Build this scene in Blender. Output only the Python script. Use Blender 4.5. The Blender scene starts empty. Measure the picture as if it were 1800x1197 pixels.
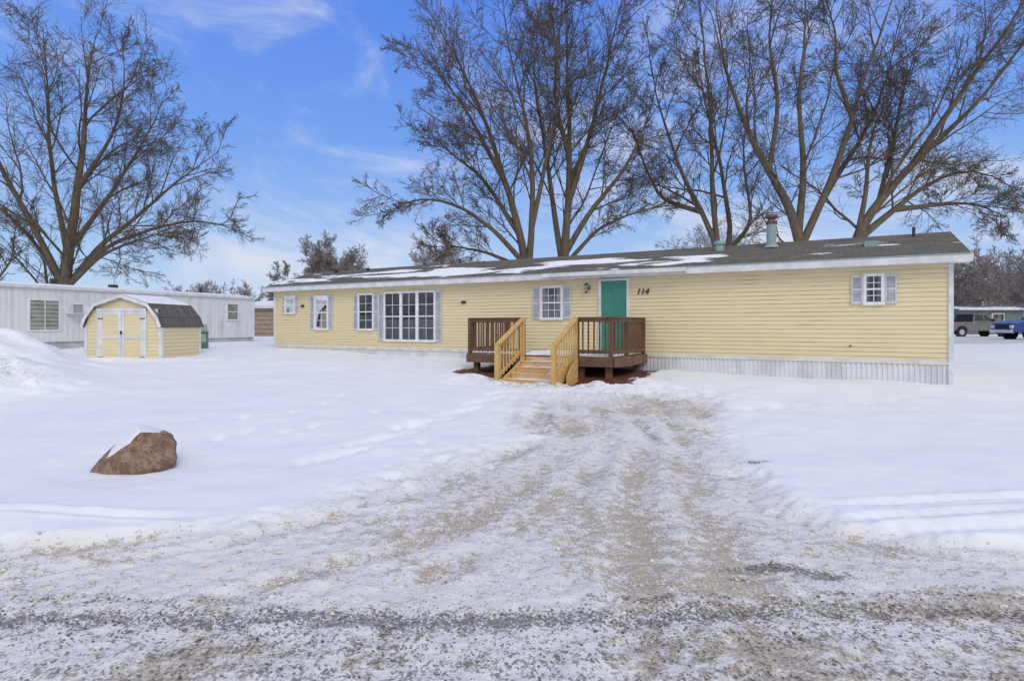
import bpy, math, random
import numpy as np
from mathutils import Vector, Matrix
random.seed(7); rng=np.random.default_rng(11)
scene=bpy.context.scene
R=math.radians

# ------------------------------------------------------------------ materials
def mk(name):
    m=bpy.data.materials.new(name); m.use_nodes=True
    nt=m.node_tree; b=nt.nodes["Principled BSDF"]
    return m,nt,b
def nd(nt,t,**k):
    n=nt.nodes.new(t)
    for a,v in k.items(): setattr(n,a,v)
    return n
def lk(nt,a,b): nt.links.new(a,b)
def mathn(nt,op,a,b=None,c=None,clamp=False):
    n=nt.nodes.new('ShaderNodeMath'); n.operation=op; n.use_clamp=clamp
    for i,v in enumerate((a,b,c)):
        if v is None: continue
        if isinstance(v,(int,float)): n.inputs[i].default_value=v
        else: nt.links.new(v,n.inputs[i])
    return n.outputs[0]
def smooth(nt,v,a,b):
    n=nt.nodes.new('ShaderNodeMapRange'); n.interpolation_type='SMOOTHSTEP'
    nt.links.new(v,n.inputs['Value']); n.inputs['From Min'].default_value=a; n.inputs['From Max'].default_value=b
    return n.outputs['Result']
def mixc(nt,f,a,b,mode='MIX'):
    n=nt.nodes.new('ShaderNodeMix'); n.data_type='RGBA'; n.blend_type=mode
    if isinstance(f,(int,float)): n.inputs[0].default_value=f
    else: nt.links.new(f,n.inputs[0])
    for i,v in ((6,a),(7,b)):
        if isinstance(v,tuple): n.inputs[i].default_value=(*v[:3],1)
        else: nt.links.new(v,n.inputs[i])
    return n.outputs[2]
def coords(nt,scale=(1,1,1),out='Object'):
    tc=nt.nodes.new('ShaderNodeTexCoord'); mp=nt.nodes.new('ShaderNodeMapping')
    mp.inputs['Scale'].default_value=scale; nt.links.new(tc.outputs[out],mp.inputs[0]); return mp.outputs[0]
def noise(nt,vec,scale,detail=4,rough=.55,dist=0):
    n=nt.nodes.new('ShaderNodeTexNoise'); nt.links.new(vec,n.inputs['Vector'])
    n.inputs['Scale'].default_value=scale; n.inputs['Detail'].default_value=detail
    n.inputs['Roughness'].default_value=rough; n.inputs['Distortion'].default_value=dist
    return n.outputs[0]
def bump(nt,b,h,strength=.3,dist=.01):
    n=nt.nodes.new('ShaderNodeBump'); n.inputs['Strength'].default_value=strength; n.inputs['Distance'].default_value=dist
    nt.links.new(h,n.inputs['Height']); nt.links.new(n.outputs[0],b.inputs['Normal'])
def simple(name,c1,c2=None,scale=4,rough=.7,stretch=(1,1,1),bs=0,bd=.01,lo=.35,hi=.65,detail=4,metal=0):
    m,nt,b=mk(name); b.inputs['Roughness'].default_value=rough; b.inputs['Metallic'].default_value=metal
    if c2 is None: c2=tuple(x*.8 for x in c1)
    v=coords(nt,stretch); n=noise(nt,v,scale,detail)
    lk(nt,mixc(nt,smooth(nt,n,lo,hi),c1,c2),b.inputs['Base Color'])
    if bs: bump(nt,b,n,bs,bd)
    return m

M_white=simple('white_trim',(.72,.73,.75),(.58,.59,.60),3,.5)
M_skirt=simple('skirting_vinyl',(.72,.74,.77),(.58,.60,.62),2.5,.5,(1,1,.4))
M_shutter=simple('shutter_grey',(.58,.60,.64),(.48,.50,.54),5,.6)
M_frame=simple('window_frame',(.8,.8,.82),(.7,.7,.72),6,.4)
M_green=simple('green_door_paint',(.03,.20,.145),(.04,.235,.17),3,.45)
M_black=simple('black_metal',(.02,.02,.022),(.035,.035,.035),8,.5)
M_galv=simple('teal_grey_metal',(.22,.34,.36),(.30,.38,.39),9,.5)
M_rust=simple('rusty_cap',(.18,.11,.07),(.1,.06,.04),12,.8)
M_backfill=simple('dark_wall',(.2,.17,.12),(.15,.13,.1),3,.7)

def siding_mat(name,base,dirt=(.17,.13,.08),amt=.8,z0=.75,course=.1024):
    m,nt,b=mk(name); b.inputs['Roughness'].default_value=.5
    v=coords(nt,(1,1,1)); sp=nd(nt,'ShaderNodeSeparateXYZ'); lk(nt,v,sp.inputs[0])
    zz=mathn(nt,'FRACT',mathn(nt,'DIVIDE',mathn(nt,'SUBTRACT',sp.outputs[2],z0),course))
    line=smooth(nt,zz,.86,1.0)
    n1=noise(nt,coords(nt,(.9,1,16)),1.6,5,.65); n2=noise(nt,coords(nt,(1,1,1.4)),.45,3)
    n3=noise(nt,coords(nt,(.5,1,4)),1.3,3,.5)
    f=mathn(nt,'MULTIPLY',smooth(nt,n1,.46,.62),smooth(nt,n2,.34,.60))
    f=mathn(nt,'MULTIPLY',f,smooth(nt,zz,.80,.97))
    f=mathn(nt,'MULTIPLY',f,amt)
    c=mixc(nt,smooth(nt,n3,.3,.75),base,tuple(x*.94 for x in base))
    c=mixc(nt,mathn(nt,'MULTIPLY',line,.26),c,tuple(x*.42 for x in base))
    c=mixc(nt,f,c,dirt)
    g=mathn(nt,'MULTIPLY',smooth(nt,sp.outputs[2],z0+.6,z0),mathn(nt,'MULTIPLY',smooth(nt,n1,.4,.7),.3))
    c=mixc(nt,g,c,(.42,.37,.25))
    lk(nt,c,b.inputs['Base Color']); return m
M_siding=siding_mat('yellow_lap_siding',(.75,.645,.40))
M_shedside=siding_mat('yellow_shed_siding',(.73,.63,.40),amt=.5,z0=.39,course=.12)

def shingle_mat(name,c1,c2,snowy=None):
    m,nt,b=mk(name); b.inputs['Roughness'].default_value=.9
    v=coords(nt); sp=nd(nt,'ShaderNodeSeparateXYZ'); lk(nt,v,sp.inputs[0])
    br=nd(nt,'ShaderNodeTexBrick'); lk(nt,v,br.inputs[0]); br.inputs['Scale'].default_value=1
    br.inputs['Brick Width'].default_value=.3; br.inputs['Row Height'].default_value=.14; br.inputs['Mortar Size'].default_value=.008
    br.inputs['Color1'].default_value=(*c1,1); br.inputs['Color2'].default_value=(*c2,1); br.inputs['Mortar'].default_value=(c2[0]*.4,c2[1]*.4,c2[2]*.4,1)
    n=noise(nt,coords(nt,(1,2,1)),1.1,6,.7)
    c=mixc(nt,smooth(nt,n,.35,.7),br.outputs[0],tuple(x*.55 for x in c1))
    h=noise(nt,v,60,3)
    if snowy:
        n2=noise(nt,coords(nt,(.42,1.9,1)),1.0,5,.55,.4)
        band=mathn(nt,'SUBTRACT',.16,mathn(nt,'MULTIPLY',mathn(nt,'ABSOLUTE',mathn(nt,'SUBTRACT',sp.outputs[1],snowy)),.17))
        right=mathn(nt,'MULTIPLY',smooth(nt,sp.outputs[0],16.2,18.5),-.13)
        f=mathn(nt,'ADD',mathn(nt,'ADD',n2,band),right)
        fine=noise(nt,coords(nt,(1,3,1)),9,4)
        f=mathn(nt,'ADD',f,mathn(nt,'MULTIPLY',mathn(nt,'SUBTRACT',fine,.5),.10))
        f=smooth(nt,f,.595,.635)
        c=mixc(nt,f,c,(.84,.86,.92))
        h=mathn(nt,'ADD',mathn(nt,'MULTIPLY',h,.3),mathn(nt,'MULTIPLY',f,3))
    lk(nt,c,b.inputs['Base Color']); bump(nt,b,h,.6,.01); return m
M_roof=shingle_mat('roof_shingles',(.175,.155,.12),(.115,.105,.085),snowy=.75)
M_shedroof=shingle_mat('shed_shingles',(.16,.15,.14),(.10,.095,.09))
M_snow,nt,b=mk('snow_patch'); b.inputs['Base Color'].default_value=(.84,.86,.90,1); b.inputs['Roughness'].default_value=.6
bump(nt,b,noise(nt,coords(nt),12,5),.4,.02)

def wood_mat(name,c1,c2,rough=.75):
    m,nt,b=mk(name); b.inputs['Roughness'].default_value=rough
    n=noise(nt,coords(nt,(1,1,1)),3,5,.7); g=noise(nt,coords(nt,(12,12,2)),3,4,.6)
    c=mixc(nt,smooth(nt,n,.3,.7),c1,c2); c=mixc(nt,mathn(nt,'MULTIPLY',smooth(nt,g,.5,.75),.45),c,tuple(x*.4 for x in c2))
    lk(nt,c,b.inputs['Base Color']); bump(nt,b,g,.3,.004); return m
M_dark=wood_mat('weathered_redwood',(.18,.085,.042),(.095,.048,.030))
M_deckf=wood_mat('deck_fascia_wood',(.20,.11,.062),(.12,.072,.048))
M_pine=wood_mat('new_pine',(.66,.44,.17),(.54,.34,.12))
M_pineL=wood_mat('new_pine_treads',(.72,.48,.26),(.62,.41,.22))

M_glass,nt,b=mk('window_glass')
for n in list(nt.nodes):
    if n.type!='OUTPUT_MATERIAL': nt.nodes.remove(n)
out=[n for n in nt.nodes if n.type=='OUTPUT_MATERIAL'][0]
g=nd(nt,'ShaderNodeBsdfGlossy'); g.inputs['Roughness'].default_value=.03; g.inputs['Color'].default_value=(.8,.85,.88,1)
t=nd(nt,'ShaderNodeBsdfTransparent'); t.inputs['Color'].default_value=(.75,.8,.82,1)
fr=nd(nt,'ShaderNodeFresnel'); fr.inputs[0].default_value=1.5
f=mathn(nt,'ADD',fr.outputs[0],.03,clamp=True)
mx=nd(nt,'ShaderNodeMixShader'); lk(nt,f,mx.inputs[0]); lk(nt,t.outputs[0],mx.inputs[1]); lk(nt,g.outputs[0],mx.inputs[2]); lk(nt,mx.outputs[0],out.inputs[0])
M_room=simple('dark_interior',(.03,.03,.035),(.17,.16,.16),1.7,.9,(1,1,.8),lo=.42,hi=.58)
M_curtain=simple('curtain',(.44,.44,.45),(.20,.20,.21),6,.9,(5,1,.3))

# ------------------------------------------------------------------ mesh builder
import bmesh
class MB:
    def __init__(s): s.v=[];s.f=[];s.m=[]
    def poly(s,pts,m=0):
        i=len(s.v); s.v+= [tuple(p) for p in pts]; s.f.append(list(range(i,i+len(pts)))); s.m.append(m)
    def box(s,x0,x1,y0,y1,z0,z1,m=0):
        x0,x1=sorted((x0,x1));y0,y1=sorted((y0,y1));z0,z1=sorted((z0,z1))
        i=len(s.v); s.v+=[(x0,y0,z0),(x1,y0,z0),(x1,y1,z0),(x0,y1,z0),(x0,y0,z1),(x1,y0,z1),(x1,y1,z1),(x0,y1,z1)]
        for q in ((3,2,1,0),(4,5,6,7),(0,1,5,4),(1,2,6,5),(2,3,7,6),(3,0,4,7)):
            s.f.append([i+a for a in q]); s.m.append(m)
    def beam(s,p0,p1,w,h,m=0):
        p0=Vector(p0);p1=Vector(p1);d=(p1-p0).normalized()
        up=Vector((0,0,1)) if abs(d.z)<.95 else Vector((0,1,0))
        a=d.cross(up).normalized()*w/2; c=a.cross(d).normalized()*h/2
        i=len(s.v)
        for p in (p0,p1):
            for q in (-a-c,a-c,a+c,-a+c): s.v.append(tuple(p+q))
        for q in ((0,1,2,3),(7,6,5,4),(0,4,5,1),(1,5,6,2),(2,6,7,3),(3,7,4,0)):
            s.f.append([i+k for k in q]); s.m.append(m)
    def cyl(s,p0,p1,r0,r1,n=14,m=0):
        p0=Vector(p0);p1=Vector(p1);d=(p1-p0).normalized()
        up=Vector((0,0,1)) if abs(d.z)<.9 else Vector((1,0,0))
        a=d.cross(up).normalized(); c=a.cross(d)
        i=len(s.v)
        for p,r in ((p0,r0),(p1,r1)):
            for k in range(n):
                t=2*math.pi*k/n; s.v.append(tuple(p+(a*math.cos(t)+c*math.sin(t))*r))
        for k in range(n):
            s.f.append([i+k,i+(k+1)%n,i+n+(k+1)%n,i+n+k]); s.m.append(m)
        s.f.append([i+k for k in range(n)][::-1]); s.m.append(m)
        s.f.append([i+n+k for k in range(n)]); s.m.append(m)
    def prism(s,prof,axis,a0,a1,m=0,caps=True):
        n=len(prof); i=len(s.v)
        for a in (a0,a1):
            for p in prof: s.v.append((a,p[0],p[1]) if axis=='x' else (p[0],a,p[1]))
        for k in range(n):
            s.f.append([i+k,i+(k+1)%n,i+n+(k+1)%n,i+n+k]); s.m.append(m)
        if caps:
            s.f.append([i+k for k in range(n)]); s.m.append(m)
            s.f.append([i+n+k for k in range(n)][::-1]); s.m.append(m)
    def build(s,name,mats,parent=None,bevel=0):
        me=bpy.data.meshes.new(name); me.from_pydata(s.v,[],s.f)
        for m in mats: me.materials.append(m)
        me.polygons.foreach_set('material_index',s.m)
        bm=bmesh.new(); bm.from_mesh(me); bmesh.ops.recalc_face_normals(bm,faces=bm.faces); bm.to_mesh(me); bm.free()
        ob=bpy.data.objects.new(name,me); scene.collection.objects.link(ob)
        if parent: ob.parent=parent
        if bevel:
            md=ob.modifiers.new('b','BEVEL'); md.width=bevel; md.segments=2; md.limit_method='ANGLE'
        return ob
def empty(name,loc,rz=0):
    e=bpy.data.objects.new(name,None); scene.collection.objects.link(e); e.location=loc; e.rotation_euler=(0,0,rz); e.empty_display_size=.5
    return e

# ------------------------------------------------------------------ terrain
def vnoise(x,y,seed=0):
    xi=np.floor(x).astype(np.int64); yi=np.floor(y).astype(np.int64); xf=x-xi; yf=y-yi
    def h(a,b):
        n=(a*374761393+b*668265263+seed*1442695041)&0xffffffff
        n=((n^(n>>13))*1274126177)&0xffffffff
        return ((n^(n>>16))&0xffff)/65535.
    u=xf*xf*(3-2*xf); v=yf*yf*(3-2*yf)
    return (h(xi,yi)*(1-u)+h(xi+1,yi)*u)*(1-v)+(h(xi,yi+1)*(1-u)+h(xi+1,yi+1)*u)*v
def fbm(x,y,sc,oct=4,seed=0,gain=.5):
    t=0;a=1;s=0
    for o in range(oct):
        t=t+a*vnoise(x*sc,y*sc,seed+o*17); s+=a; a*=gain; sc*=2.03
    return t/s
def sst(v,a,b):
    t=np.clip((v-a)/(b-a),0,1); return t*t*(3-2*t)
HX,HY,HC,HS=-9.54,22.87,.874,.486
def terrain(x,y):
    x=np.asarray(x,float); y=np.asarray(y,float)
    base=np.clip((y-8.3)*.04,0,.6)
    base=np.where(y<9.5,.048*sst(y,7.0,9.5),base)
    wob=(fbm(x,y,.9,3,5)-.5)*.6+(fbm(x,y,4,3,9)-.5)*.34
    xl=np.interp(y,[2.6,3.3,3.8,4.05,4.3,4.8,6,8.2,10,12,13],[-80,-14,-4.6,-3.2,-2.4,-1.75,-1.1,-.35,-.1,.1,.6])
    xr=np.interp(y,[2.6,3.3,3.75,4.0,4.3,4.8,6,8.2,10,12,13],[80,12,5,3.4,2.7,2.5,2.65,3.2,3.8,4.4,4.6])
    d=np.minimum(x-xl,xr-x)*np.clip(.45+.15*np.abs(x),.5,1)
    drive=sst(d+wob,-.14,.40)*sst(y+wob*2,12.6,10.6)
    road=sst(3.9-y+wob*.8,-.15,.25)
    drive=np.maximum(drive,road)
    tr=np.zeros_like(x); dep=np.zeros_like(x)
    T=[([3.3,4,5,7,10.4],[-3.6,-2.1,-.9,.1,.55],.9),([3.3,4,5,7,10.4],[-1.6,-.7,.05,.75,1.05],.7),
       ([2.5,3.5,4.5,6,8,10.8],[.55,.75,1.0,1.35,1.85,2.35],.85),([2.5,3.5,4.5,6,8,10.8],[1.2,1.4,1.6,1.9,2.35,2.85],.7),
       ([3.3,3.6,4,4.8,6,7.5,10.5],[5,3.4,2.6,2.2,2.45,2.85,3.35],.7),([3.4,4.2,5.2,7,10.2],[-.6,.1,.5,1.2,1.6],.6),
       ([3.3,4,5,6,8.5],[-4.6,-2.9,-1.55,-.9,-.1],.6),([3.2,4.4,6,8,10],[-.2,.55,.95,1.5,2.0],.5)]
    along=fbm(x*3.0,y*.8,1.3,4,77)
    tread=np.zeros_like(x)
    for ys_,xs_,a in T:
        xc=np.interp(y,ys_,xs_)+(fbm(y,y*0,.8,2,31)-.5)*.25
        wv=.16*(.7+.9*fbm(y,x*0+a*9,1.3,2,33))
        e=np.exp(-((x-xc)/wv)**2)*a*sst(y,12,9.5)
        tr=np.maximum(tr,e)
        tread+=e*np.sin((y*1.0+np.abs(x-xc)*1.2)*62)*.004*sst(y,9,6)
        dep+= -e*.024+np.exp(-((np.abs(x-xc)-.26)/.08)**2)*.015*sst(y,12,9.5)*a
    n1=fbm(x,y,1.1,4,21); n2=fbm(x,y,6,4,41,.6); n3=fbm(x,y,16,3,51,.65)
    pch=fbm(x,y,.55,3,23)
    dirt=drive*(.29+.33*tr*(2.8*along-.5)+(n1-.5)*.9+(pch-.5)*.6+.08*sst(d,.2,1.2))
    streak=fbm(x*.6,y*5,1.5,4,61)
    dirt+=road*(streak-.5)*.8+road*.02
    dirt=np.clip(dirt,0,1)*drive
    yc=3.02+(fbm(x,x*0,.7,3,71)-.5)*.26+.02*x
    brk=fbm(x,y*2,.9,4,72)
    gravel=np.exp(-((y-yc)/.12)**2)*np.clip(.12+1.35*brk,0,1.1)
    gravel=np.maximum(gravel,np.exp(-((y-yc-.22)/.05)**2)*np.clip(1.5*fbm(x*.8,y*4,1.6,3,74)-.5,0,.7))
    gravel=np.maximum(gravel,.40*sst(y,yc+.02,yc-.22)*(.40+1.0*fbm(x*.5,y*3,2,3,75)))
    for px,py,rx,ry,a in ((1.68,3.64,.26,.06,1.8),(1.95,3.55,.15,.07,2.0),(1.42,3.52,.06,.03,1.4),(1.86,3.3,.1,.03,1.0),(2.62,6.1,.13,.08,1.2),(1.95,8.0,.10,.9,.66),(.62,9.2,.09,.9,.64),(1.55,9.4,.08,.5,.5),(2.4,9.0,.1,.5,.6)):
        gravel=np.maximum(gravel,a*np.exp(-(((x-px)/rx)**2+((y-py)/ry)**2))*(.20+1.3*n2))
    gravel=np.minimum(gravel,1.15)
    dx=x-HX; dy=y-HY; s=dx*HC-dy*HS; o=-(dx*HS+dy*HC)
    ww=(n1-.5)*.6+(n2-.5)*.5
    mulch=sst(s+ww,10.2,10.9)*sst(-s+ww,-15.9,-15.2)*sst(-o+ww,-3.35,-2.8)*sst(o,-.4,0)
    dirt=np.maximum(dirt,.55*sst(s+ww,11.5,12.4)*sst(-s+ww,-15.6,-14.6)*sst(-o+ww,-4.9,-3.6)*sst(o,2,3)*(.5+n2))
    dirt=np.maximum(dirt,.8*np.clip(n1+.1-(np.abs(o-2.0-(n2-.5))*.9),0,1)*sst(s,15.4,16)*sst(-s,-19.3,-17.3)*n2*1.6)
    yard=(1-drive)
    z=base+yard*(.085+(fbm(x,y,.35,3,3)-.5)*.16*sst(np.hypot(x,y),3,9))
    z+=yard*((fbm(x+y*.3,y*1.6,.8,3,12)-.5)*.045+(fbm(x,y,2.2,3,13)-.5)*.030+(fbm(x,y,7,2,14)-.5)*.008)
    z+=drive*((n2-.5)*.038+(n3-.5)*.028)+dep*drive+tread*drive
    edge=drive*yard*4
    z+=edge*(n2-.35)*.08
    z-=gravel*.010
    z-=mulch*.08; z+=mulch*(n3-.5)*.05
    z-=.10*sst(s,11.6,12.4)*sst(-s,-15.2,-14.3)*sst(o,1.8,2.6)*sst(-o,-5.6,-4.0)
    tramp=np.exp(-(((s-14.5)/3.6)**2+((o-3.6)/1.1)**2))
    z+=tramp*((fbm(x,y,3.2,3,91)-.5)*.20+(n2-.5)*.10)
    for yy,sx,sl_ in ((4.12,1,.02),(4.34,1,.05),(4.62,1,.09),(4.42,-1,.03)):
        yl=yy+sl_*(np.abs(x)-2.3)+(fbm(x,x*0,.5,2,int(yy*100))-.5)*.14
        a=.6+.8*(fbm(x,x*0,1.1,2,int(yy*77))-.2)
        k=sst(x*sx,2.2,3.0)*np.exp(-((y-yl)/.055)**2)*a
        z-=k*.026*(1+.25*np.sin(x*45)*(1 if sx>0 else 0)); z+=sst(x*sx,2.2,3.0)*np.exp(-((np.abs(y-yl)-.12)/.04)**2)*.010*n2*2*a
    rs=np.random.default_rng(8)
    for k in range(60):
        if k<34:
            t=k/33; fx=-2.2+2.2*t+(.10 if k%2 else -.10); fy=6.2+5.6*t+.2*math.sin(k*2.1)
        elif k<46: fx=rs.uniform(-4.5,-.8); fy=rs.uniform(6.5,11)
        else:
            t=(k-46)/13; fx=3.6+4.0*t+(.08 if k%2 else -.08); fy=9.6+1.2*t+rs.uniform(-.1,.1)
        z-=yard*.05*np.exp(-(((x-fx)/.09)**2+((y-fy)/.15)**2))
    pile=1.15*np.exp(-(((x+12.9)/1.9)**2+((y-13.7)/1.7)**2))+.50*np.exp(-(((x+10.3)/1.3)**2+((y-11.7)/1.1)**2))
    z+=pile*(1+(fbm(x,y,1.6,4,95)-.5)*.45)
    pd=np.exp(-(((x+10.6)/1.8)**2+((y-11.4)/1.0)**2))
    z+=pd*(fbm(x,y,5,3,97)-.5)*.30
    dirt=np.maximum(dirt,.50*pd*(.4+n2))
    z+=.10*np.exp(-(((x+12.3)/1.8)**2+((y-17.6)/.5)**2))
    z+=(1-road)*np.exp(-((y-4.35)/.28)**2)*.05*sst(np.abs(x),2.6,4)
    z-=.05*np.exp(-(((x+4.0)/.55)**2+((y-6.1)/.45)**2))
    far=sst(x-.35*y,4,8)*sst(y,26,28)*sst(-y,-47,-44)
    dirt=np.maximum(dirt,far*.62)
    return z,dirt,gravel,mulch,drive
def gz(x,y): return float(terrain(np.array([x]),np.array([y]))[0][0])

def seg(a,b,st): return np.arange(a,b,st)
xs=np.concatenate([-np.geomspace(900,16,34),seg(-15.8,-5,.11),seg(-5,5,.028),seg(5,14,.12),np.geomspace(14.2,900,36)])
ys=np.concatenate([seg(-60,-2,4),seg(-2,2,.5),seg(2,5,.020),seg(5,9,.035),seg(9,18,.08),seg(18,30,.4),np.geomspace(30,1500,40)])
X,Y=np.meshgrid(xs,ys); Z,DI,GR,MU,DR=terrain(X,Y)
nx,ny=len(xs),len(ys)
def npmesh(name,V,F,mat,smoothf=True):
    me=bpy.data.meshes.new(name); k=F.shape[1]
    me.vertices.add(len(V)); me.vertices.foreach_set('co',V.astype(np.float32).ravel())
    me.loops.add(F.size); me.loops.foreach_set('vertex_index',F.astype(np.int32).ravel())
    me.polygons.add(len(F)); me.polygons.foreach_set('loop_start',np.arange(0,F.size,k,dtype=np.int32))
    me.polygons.foreach_set('use_smooth',np.full(len(F),smoothf))
    me.update(calc_edges=True)
    me.materials.append(mat); return me
idx=np.arange(nx*ny).reshape(ny,nx)
F=np.stack([idx[:-1,:-1],idx[:-1,1:],idx[1:,1:],idx[1:,:-1]],-1).reshape(-1,4)
V=np.stack([X,Y,Z],-1).reshape(-1,3)
M_ground,nt,b=mk('snowy_ground')
v=coords(nt)
def attr(n):
    a=nd(nt,'ShaderNodeAttribute',attribute_name=n); return a.outputs['Fac']
a_d,a_g,a_m,a_p=attr('dirt'),attr('gravel'),attr('mulch'),attr('packed')
n1=noise(nt,v,10,6,.70); n2=noise(nt,v,55,3,.6); n3=noise(nt,v,1.2,2)
c=mixc(nt,smooth(nt,n3,.3,.7),(.835,.85,.875),(.79,.81,.845))
c=mixc(nt,mathn(nt,'MULTIPLY',a_p,.75),c,(.735,.72,.70))
f=mathn(nt,'ADD',a_d,mathn(nt,'ADD',mathn(nt,'MULTIPLY',mathn(nt,'SUBTRACT',n1,.5),2.0),mathn(nt,'MULTIPLY',mathn(nt,'SUBTRACT',n2,.5),1.1)))
f=mathn(nt,'MULTIPLY',smooth(nt,f,.34,.84),smooth(nt,a_d,.02,.2))
tan=mixc(nt,smooth(nt,n2,.35,.65),(.52,.43,.31),(.32,.26,.18))
c=mixc(nt,mathn(nt,'MULTIPLY',f,.80),c,tan)
vo=nd(nt,'ShaderNodeTexVoronoi'); lk(nt,v,vo.inputs['Vector']); vo.inputs['Scale'].default_value=75
sv=nd(nt,'ShaderNodeSeparateColor'); lk(nt,vo.outputs['Color'],sv.inputs[0])
gcol=mixc(nt,smooth(nt,sv.outputs[0],.1,.95),(.05,.045,.042),(.33,.29,.25))
gf=mathn(nt,'ADD',a_g,mathn(nt,'ADD',mathn(nt,'MULTIPLY',mathn(nt,'SUBTRACT',n1,.5),1.8),mathn(nt,'MULTIPLY',mathn(nt,'SUBTRACT',sv.outputs[1],.5),.8)))
gf=mathn(nt,'MULTIPLY',smooth(nt,gf,.40,.74),smooth(nt,a_g,.05,.22))
c=mixc(nt,mathn(nt,'MULTIPLY',gf,.80),c,gcol)
mcol=mixc(nt,smooth(nt,sv.outputs[2],.2,.8),(.20,.055,.03),(.07,.03,.02))
mf=smooth(nt,mathn(nt,'ADD',a_m,mathn(nt,'MULTIPLY',mathn(nt,'SUBTRACT',n1,.5),1.2)),.45,.6)
c=mixc(nt,mf,c,mcol)
lk(nt,c,b.inputs['Base Color']); b.inputs['Roughness'].default_value=.75
hh=mathn(nt,'ADD',mathn(nt,'MULTIPLY',n1,mathn(nt,'ADD',mathn(nt,'MULTIPLY',a_p,1.0),.16)),mathn(nt,'MULTIPLY',n2,mathn(nt,'ADD',mathn(nt,'MULTIPLY',a_p,.35),.05)))
hh=mathn(nt,'ADD',hh,mathn(nt,'MULTIPLY',mathn(nt,'MULTIPLY',gf,vo.outputs[0]),-.4))
bump(nt,b,hh,.7,.032)
me=npmesh('snowy_ground',V,F,M_ground)
for nm,A in (('dirt',DI),('gravel',GR),('mulch',MU),('packed',DR)):
    at=me.attributes.new(nm,'FLOAT','POINT'); at.data.foreach_set('value',A.astype(np.float32).ravel())
g=bpy.data.objects.new('snowy_ground',me); scene.collection.objects.link(g)

def rocks(name,n,xr_,yf,size,mat,seed):
    r=np.random.default_rng(seed)
    o=np.array([[1,0,0],[-1,0,0],[0,1,0],[0,-1,0],[0,0,1],[0,0,-1.]])
    f=np.array([[0,2,4],[2,1,4],[1,3,4],[3,0,4],[2,0,5],[1,2,5],[3,1,5],[0,3,5]])
    x=r.uniform(*xr_,n); y=yf(r,x); z,_,_,_,dr=terrain(x,y)
    k=dr>.5; x,y,z=x[k],y[k],z[k]; n=len(x)
    sz=r.lognormal(math.log(size),.45,n)
    j=r.uniform(.6,1.3,(n,6,3)); an=r.uniform(0,6.28,n)
    P=o[None]*j*np.stack([sz,sz*r.uniform(.6,1,n),sz*.6],-1)[:,None,:]
    ca,sa=np.cos(an)[:,None],np.sin(an)[:,None]
    P=np.stack([P[...,0]*ca-P[...,1]*sa,P[...,0]*sa+P[...,1]*ca,P[...,2]],-1)
    P+=np.stack([x,y,z+sz*.25],-1)[:,None,:]
    FF=(f[None]+np.arange(n)[:,None,None]*6).reshape(-1,3)
    me=npmesh(name,P.reshape(-1,3),FF,mat,False); ob=bpy.data.objects.new(name,me); scene.collection.objects.link(ob)
M_stone=simple('verge_stones',(.05,.05,.05),(.30,.27,.24),37,.8)
rocks('gravel',6000,(-6,6),lambda r,x:3.0+.02*x+r.normal(0,.17,len(x)),.0042,M_stone,3)
M_ice=simple('dirty_snow_crumbs',(.76,.75,.73),(.48,.42,.34),23,.7)
rocks('snow_crumbs',8500,(-4,4.5),lambda r,x:3.1+6.5*r.uniform(0,1,len(x))**1.4,.008,M_ice,4)

# ------------------------------------------------------------------ mobile home
home=empty('mobile_home',(HX,HY,0),math.atan2(-HS,HC)); LEN=21.78; Z0=.75; Z1=2.90; D=4.27
mb=MB(); nC=21; ch=(Z1-Z0)/nC
for i in range(nC):
    z=Z0+i*ch
    mb.poly([(0,-.016,z),(LEN,-.016,z),(LEN,-.001,z+ch),(0,-.001,z+ch)],0)
    mb.poly([(0,-.016,z),(0,-.001,z),(LEN,-.001,z),(LEN,-.016,z)],0)
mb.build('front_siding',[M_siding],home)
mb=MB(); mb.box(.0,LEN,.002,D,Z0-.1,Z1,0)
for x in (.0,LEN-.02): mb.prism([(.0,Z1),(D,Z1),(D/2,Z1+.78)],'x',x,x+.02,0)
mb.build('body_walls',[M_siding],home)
mb=MB()
mb.box(.02,LEN-.02,.01,D-.02,-.2,Z0-.1,0)
n=int(LEN/.1)
for i in range(n):
    x=.03+i*.1; mb.box(x,x+.045,-.006,.008,-.1,Z0-.045,0)
mb.box(-.012,LEN+.012,-.028,.0,Z0-.05,Z0+.0,1)
mb.box(-.012,LEN+.012,-.02,-.0,Z0+.003,Z0+.03,1)
mb.build('skirting',[M_skirt,M_white],home)
mb=MB()
mb.box(-.03,.06,-.03,.03,Z0,Z1,0); mb.box(LEN-.06,LEN+.03,-.034,.03,Z0-.6,Z1,0)
mb.box(LEN+.001,LEN+.03,.03,D,-.1,Z0,0)
mb.build('corner_trim',[M_white],home)
ov=.30; ze=3.06; zr=3.86; mid=D/2
mb=MB()
A,B=-.3,LEN+.3
mb.poly([(A,-ov,ze),(B,-ov,ze),(B,mid,zr),(A,mid,zr)],0)
mb.poly([(A,D+ov,ze),(A,mid,zr),(B,mid,zr),(B,D+ov,ze)],0)
mb.poly([(A,-ov,ze-.03),(B,-ov,ze-.03),(B,mid,zr-.03),(A,mid,zr-.03)],1)
mb.poly([(A,D+ov,ze-.03),(A,mid,zr-.03),(B,mid,zr-.03),(B,D+ov,ze-.03)],1)
mb.build('shingle_roof',[M_roof,M_white],home)
mb=MB()
mb.box(A,B,-ov-.02,-ov,ze-.17,ze-.012,0)
mb.box(A,B,-ov-.035,-ov+.02,ze-.010,ze+.014,1)
mb.box(A+.02,B-.02,-ov+.002,.0,Z1-.012,Z1+.012,0)
mb.box(A,B,D+ov,D+ov+.02,ze-.17,ze,0)
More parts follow.
